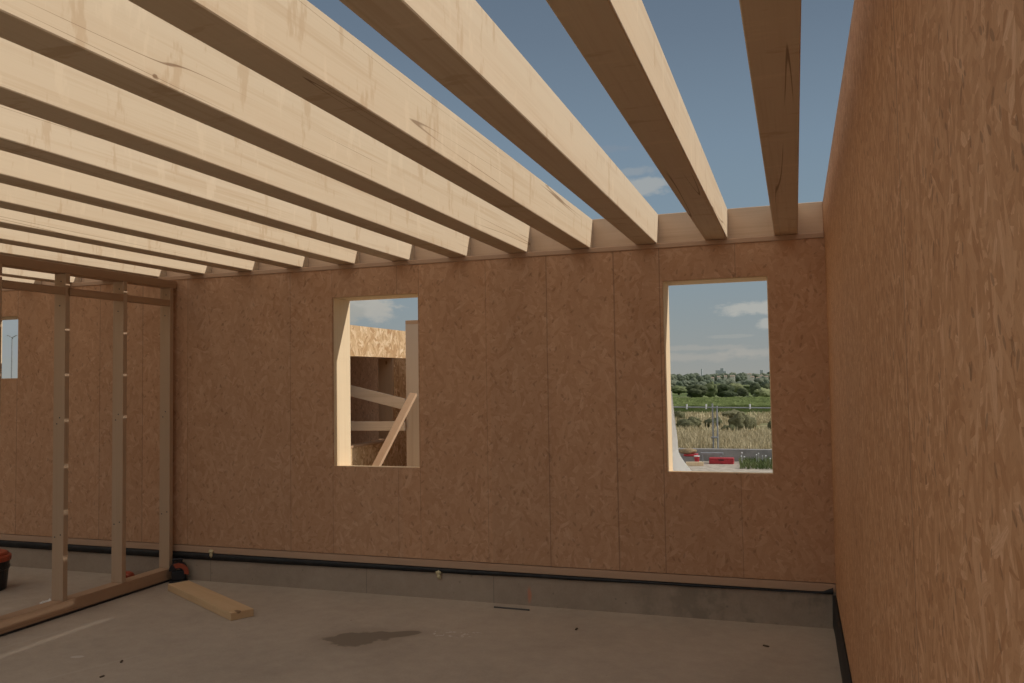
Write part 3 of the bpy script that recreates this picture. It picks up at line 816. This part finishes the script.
blades('dry_grass', M_straw, 20000, wedge, (23.6, 57), 0.12, 0.36, 0.04, 4, 'shorter dry grass further out in the field before the vines', 'grass', clump=0.95)
weeds = blades('green_weeds', M_weed, 3200, lambda y: (at_ground(738, y).x, 1.5), (12.6, 14.2), 0.04, 0.17, 0.014, 5, 'green weeds with tiny white flowers at the foot of the low concrete wall', 'weeds')
# white flower heads among the weeds
R = random.Random(12); bm = bmesh.new()
for k in range(46):
    y = R.uniform(13.0, 14.15); x = R.uniform(at_ground(737, y).x, 1.2); h = R.uniform(0.12, 0.34)
    bmesh.ops.create_icosphere(bm, subdivisions=1, radius=0.017 * R.uniform(0.7, 1.2), matrix=Matrix.Translation((x, y, GZ + h)))
    add_cyl(bm, (x, y, GZ), (x, y, GZ + h), 0.004, n=4)
o = obj('flower_heads', bm, M_white, weeds); o['kind'] = 'stuff'; o['label'] = 'tiny white flower heads'

# vineyard
V = []; Fc = []
R = random.Random(5)
y = 65.0
while y < 159:
    xa, xb = -0.18 * (y - CY) - 8, 0.02 * (y - CY) + 8
    n = 70; base = len(V)
    for k in range(n + 1):
        x = xa + (xb - xa) * k / n
        h = 0.75 + 0.28 * noise.noise((x * 0.9, y, 1)) + 0.12 * R.random(); wv = 0.42 + 0.16 * noise.noise((x * 1.3, y, 7))
        z = gz(y)
        V += [(x, y - wv, z), (x, y - wv * 0.8, z + h * 0.7), (x, y, z + h), (x, y + wv * 0.8, z + h * 0.7), (x, y + wv, z)]
    for k in range(n):
        for j in range(4):
            i = base + k * 5 + j; Fc.append((i, i + 5, i + 6, i + 1))
    y += 2.6
me = bpy.data.meshes.new('vine_rows'); me.from_pydata(V, [], Fc); me.materials.append(M_vine)
o = bpy.data.objects.new('vine_rows', me); link(o); tag(o, 'green rows of vines in the field in the middle distance', 'vines', kind='stuff')

# scrub bushes in the dry field
def crown(seed, kind):
    R = random.Random(seed); bm = bmesh.new()
    if kind == 'bush':
        for k in range(6): lump(bm, (R.uniform(-.5, .5), R.uniform(-.4, .4), R.uniform(.25, .5)), (R.uniform(.3, .55), R.uniform(.3, .5), R.uniform(.25, .42)), 3, 0.35, 2.2, seed + k, zmin=0.0)
    else:
        lump(bm, (0, 0, .55), (.42, .40, .42), 3, 0.3, 2.0, seed)
        for k in range(8):
            t = k * 0.8 + R.random(); lump(bm, (math.cos(t) * .27, math.sin(t) * .27, R.uniform(.30, .78)), (R.uniform(.18, .28),) * 2 + (R.uniform(.16, .26),), 3, 0.35, 2.3, seed + k + 1, zmin=0.08)
    return bm
protoc = {}
def plant(name, kind, variant, loc, sx, sz, mat, label, cat, group=None, trunk=True, rot=0.0):
    key = (kind, variant, mat.name)
    root = empty(name, loc, rot); tag(root, label, cat, group)
    if key not in protoc:
        f = obj('crown', crown(variant * 13 + 1, kind), mat, root, smooth=True); protoc[key] = f
    else:
        f = protoc[key].copy(); COL.objects.link(f); f.parent = root
    f.scale = (sx, sx, sz)
    if trunk:
        t = obj('trunk', add_cyl(bmesh.new(), (0, 0, -0.1), (0, 0, sz * 0.5), sx * 0.05, sx * 0.03, 8), M_trunk, root)
    return root
def at_ground(px, y):
    d = ray(px, 400); x = d.x / d.y * (y - CY)
    return Vector((x, y, gz(y)))
for (px, y, wpx, hpx, lab) in SCRUB:
    y -= 6.5; dpt = (y - CY) / F_PX * 1.03
    plant('scrub_bush', 'bush', int(px) % 3, at_ground(px, y), wpx * dpt / 1.6, hpx * dpt / 0.8, M_scrub, lab, 'bush', 'scrub bushes in the dry field', trunk=False, rot=px)
# nearer trees along the far edge of the vines (px centre, distance, width px, height px)
NEAR = [(697, 176, 18, 16, 'd', 'dark rounded tree at the left behind the vine rows'), (711, 186, 13, 17, 'g', 'tall green tree standing right of the dark rounded one'),
        (724, 190, 18, 15, 'd', 'broad dark tree in the middle of the tree row'), (731, 174, 12, 9, 'd', 'low dark shrub before the broad dark tree'),
        (743, 176, 10, 12, 'd', 'small dark tree right of the middle of the row'), (763, 172, 16, 12, 'p', 'pale green rounded tree near the right edge of the right window'),
        (735, 215, 16, 14, 'g', 'green tree rising behind the low dark shrub'), (756, 230, 11, 13, 'd', 'very dark round tree behind the pale green one'),
        (768, 240, 10, 12, 'd', 'dark tree at the very right behind the pale green one'), (683, 172, 16, 5, 'g', 'low green hedge tree at the left edge of the vines'),
        (716, 172, 14, 4, 'p', 'low pale hedge between the green tree and the dark shrub'), (748, 171, 9, 5, 'p', 'little pale shrub beside the small dark tree'),
        (739, 170, 7, 5, 'p', 'smallest pale shrub at the edge of the vine rows'), (679, 290, 18, 9, 'g', 'green tree clump at far left above the hedge'),
        (694, 300, 16, 9, 'g', 'green tree clump behind the dark rounded tree'), (720, 330, 20, 9, 'g', 'green tree clump behind the broad dark tree'), (746, 320, 18, 8, 'g', 'green tree clump behind the small dark tree')]
for k, (px, y, wpx, hpx, t, lab) in enumerate(NEAR):
    y -= 6.5; dpt = (y - CY) / F_PX * 1.03
    plant('field_tree', 'tree', k % 4, at_ground(px, y), wpx * dpt / 0.95, hpx * dpt / 0.98, {'d': M_leaf_d, 'g': M_leaf_g, 'p': M_leaf_p}[t], lab, 'tree', 'trees behind the vines', rot=k * 1.3)
# hazy tree line near the horizon
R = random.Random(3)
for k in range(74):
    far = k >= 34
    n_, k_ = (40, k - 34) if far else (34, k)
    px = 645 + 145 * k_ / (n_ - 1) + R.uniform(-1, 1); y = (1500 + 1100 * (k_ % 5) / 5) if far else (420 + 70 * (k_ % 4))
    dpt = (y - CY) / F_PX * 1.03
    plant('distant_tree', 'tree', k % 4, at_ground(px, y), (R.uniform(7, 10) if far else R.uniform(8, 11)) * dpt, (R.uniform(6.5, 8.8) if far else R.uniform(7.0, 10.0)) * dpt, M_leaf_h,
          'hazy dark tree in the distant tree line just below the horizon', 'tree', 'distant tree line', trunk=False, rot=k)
for k in range(4):
    y = 120 + 6 * k
    plant('hedge_tree', 'bush', k % 3, at_ground(-4 + 9 * k, y) + Vector((0, 0, 0)), 2.6, 2.2 - (gz(y) + 0.2) + 1.0, M_leaf_g, 'green bush on the horizon seen low in the far left window', 'bush', 'bushes in the far left window', trunk=False, rot=k)
# houses and the town skyline
for k, (px, py, wpx) in enumerate(((713, 379, 2.6), (719, 378, 2.8), (726, 377.3, 2.6), (733, 377.2, 4.5), (750, 375, 3.6), (753, 378, 3.2), (758.5, 379, 3), (762, 376.5, 2.6), (767, 377.8, 3.4))):
    y = 880.0 if py > 376.8 else 1320.0; dpt = (y - CY) / F_PX * 1.03
    p = at_ground(px, y); hz = on_y(px, py - 0.8, y).z
    ho = empty('house', (p.x, p.y, p.z)); tag(ho, 'little pale house front among the distant trees, %s from the left' % ORD[k], 'house', 'distant houses')
    hw = wpx * dpt / 2.1
    obj('walls', box((-hw, 0, -1), (hw, 4, hz - p.z), 0.02), M_house, ho)
    bm = bmesh.new()
    vs = [bm.verts.new(q) for q in ((-hw * 1.1, -0.3, hz - p.z), (hw * 1.1, -0.3, hz - p.z), (hw * 1.1, 4.3, hz - p.z), (-hw * 1.1, 4.3, hz - p.z), (-hw * 1.1, 2, hz - p.z + 1.3), (hw * 1.1, 2, hz - p.z + 1.3))]
    for fc in ((0, 1, 5, 4), (2, 3, 4, 5), (1, 2, 5), (3, 0, 4), (0, 3, 2, 1)): bm.faces.new([vs[i] for i in fc])
    obj('roof', bm, M_tile, ho)
for (blocks, lab) in (([(715.5, 720.5, 370.3), (720.3, 723.6, 368.2), (723.4, 726, 371)], 'grey block skyline on the horizon at the middle of the right window'), ([(760, 763, 370)], 'small grey tower block on the horizon at the right of the right window'), ([(701, 702.2, 368.8)], 'thin grey tower on the horizon at the left of the right window')):
    y = 2600.0; c0 = at_ground(blocks[0][0], y)
    to = empty('tower_block', c0); tag(to, lab, 'building', 'town skyline')
    for (pa0, pb0, pt) in blocks:
        q0, q1 = on_y(pa0, pt, y), on_y(pb0, pt, y)
        bm = box((q0.x - c0.x, 0, -20), (q1.x - c0.x, 14, q0.z - c0.z), 0.3)
        obj('block', bm, M_town, to)
# street lamp in the far left window
yl = 52.0
lt = on_y(12.3, 337, yl); lb = gz(yl)
lamp = empty('street_lamp', (lt.x, yl, lb)); tag(lamp, 'tall double armed street lamp seen through the far left window', 'street lamp')
H = lt.z - lb
obj('pole', add_cyl(bmesh.new(), (0, 0, 0), (0, 0, H), 0.10, 0.055, 12), M_steel, lamp)
for s in (-1, 1):
    ax = Vector((s * 0.37, s * 0.12, 0.16)) * 1.0
    tip = Vector((0.32 * s, 0.1 * s, 0.12))
    a0 = Vector((0, 0, H - 0.05)); a1 = a0 + Vector((s * 0.26, s * 0.09, 0.14))
    ar = obj('arm', add_cyl(bmesh.new(), a0, a1, 0.045, n=8), M_steel, lamp)
    hb = bmesh.new(); lump(hb, a1 + Vector((s * 0.12, s * 0.04, 0.05)), (0.17, 0.08, 0.04), 2, 0.0)
    obj('lamp_head', hb, M_steel, lamp, smooth=True)

# ------------------------------------------------------------------ things just outside the right window
# white film hanging down the outside of the wall, spreading at its foot
bm = bmesh.new(); NR, NC = 34, 14; rows = []
edge = [(671.8, 391), (673.4, 405), (675.0, 420), (676.8, 432), (677.8, 442), (677.4, 450), (680, 456), (684.5, 462), (689.5, 468), (695, 475), (702, 490), (712, 520)]
def edge_px(py):
    for p, q in zip(edge, edge[1:]):
        if p[1] <= py <= q[1]: return p[0] + (q[0] - p[0]) * (py - p[1]) / (q[1] - p[1])
    return edge[-1][0]
# the sheet is nailed to the outside of the wall and blows out from it, so its side catches the sun
for i in range(NR + 1):
    py = 391 + (575 - 391) * (i / NR) ** 1.15; row = []
    for jn in range(NC + 1):
        s_ = jn / NC
        yv = 0.312 + (0.85 if py < 455 else 0.85 + (py - 455) * 0.004) * s_ * min(1.0, 0.25 + (py - 391) / 60)
        pxv = 664.0 + (edge_px(py) - 664.0) * s_ ** 0.8
        p = on_y(pxv, py, yv)
        if p.z < GZ + 0.01: p.z = GZ + 0.01
        wv = 0.022 * min(1, 3 * s_) * noise.noise((s_ * 5, p.z * 4, 2))
        row.append(bm.verts.new((p.x + (wv if 0 < jn < NC else 0), p.y, p.z)))
    rows.append(row)
for A, B in zip(rows, rows[1:]):
    for k in range(NC): bm.faces.new((A[k], A[k + 1], B[k + 1], B[k]))
bmesh.ops.solidify(bm, geom=bm.faces[:], thickness=0.004)
o = obj('plastic_sheet', bm, M_film, smooth=True); tag(o, 'crumpled white plastic sheet hanging outside at the left of the right window', 'sheet')

# pile by the concrete wall
yd = 13.70; dp = (yd - CY) / F_PX * 1.03
def gp(px, y=yd): return at_ground(px, y)
def ppx(px, py, y=yd): return on_y(px, py, y)
p = gp(689.5); zc = ppx(689.5, 455.8).z
cr = empty('crate', (p.x, yd, GZ)); tag(cr, 'grey crate with a red top strap beside the white sheet outside the right window', 'crate')
hw = 6 * dp; hh = zc - GZ
obj('body', box((-hw, -0.15, 0), (hw, 0.15, hh), 0.012), M_grit, cr)
obj('strap', box((-hw * 1.02, -0.16, hh + 0.001), (hw * 1.05, 0.16, hh + 0.05), 0.01), M_red, cr)
bm = lump(bmesh.new(), (0, 0, 0.0), (8.4 * dp, 0.17, 3.2 * dp), 3, 0.22, 1.3, 3.0, zmin=-0.05)
o = obj('paper_sack', bm, M_sack, loc=(ppx(687.5, 450).x, yd, GZ + hh + 0.105), smooth=True); tag(o, 'slumped brown paper sack lying on top of the grey crate', 'sack')
q = ppx(698.3, 459)
bu = empty('red_bucket', (q.x, yd - 0.30, GZ)); tag(bu, 'small red bucket with white rim between the crate and the red tool box', 'bucket')
hb = ppx(698, 454.5).z - GZ
obj('body', lathe([(0.0, 0.0), (0.045, 0.0), (0.062, hb * 0.9), (0.0, hb * 0.9)], 18), M_red, bu)
obj('rim', lathe([(0.050, hb * 0.905), (0.068, hb * 0.905), (0.068, hb), (0.05, hb)], 18), M_white, bu)
q = at_ground(693, 13.1)
o = obj('timber_offcut', box((-0.20, -0.045, 0), (0.2, 0.045, 0.09), 0.004), M_jamb, loc=(q.x, 13.1, GZ + 0.001)); o.rotation_euler = (0, 0, 0.15)
tag(o, 'cream timber offcut lying on the ground in front of the grey crate', 'offcut')
q = gp(720)
tb = empty('tool_box', (q.x, yd, GZ)); tag(tb, 'long red tool box on the ground before the low concrete wall', 'tool box')
hb = ppx(720, 457.6).z - GZ
obj('body', box((-11.2 * dp, -0.12, 0), (11.2 * dp, 0.12, hb * 0.7), 0.014, 2), M_red, tb)
obj('lid', box((-11.3 * dp, -0.125, hb * 0.7 + 0.001), (11.3 * dp, 0.125, hb), 0.014, 2), M_red, tb)
obj('handle', box((-2.5 * dp, -0.14, hb * 0.62), (2.5 * dp, -0.121, hb * 0.76), 0.004), M_black, tb)
z0 = ppx(712, 456).z; q = gp(712, yd + 0.32)
sb = obj('steel_bars', box((-12 * dp, -0.05, 0), (8 * dp, 0.05, 0.05), 0.006), M_steel, loc=(q.x, yd + 0.33, GZ + 0.001))
bmx = bmesh.new()
add_box(bmx, (-11 * dp, -0.06, 0), (-10 * dp, 0.06, z0 - GZ), 0.004); add_box(bmx, (6 * dp, -0.06, 0), (7 * dp, 0.06, z0 - GZ), 0.004)
add_box(bmx, (-12 * dp, -0.05, z0 - GZ + 0.001), (9 * dp, 0.05, z0 - GZ + 0.055), 0.006)
bpy.data.objects.remove(sb)
sb = obj('trestle', bmx, M_steel, loc=(q.x, yd + 0.33, GZ)); tag(sb, 'low grey steel trestle between the red tool box and the concrete wall', 'trestle')
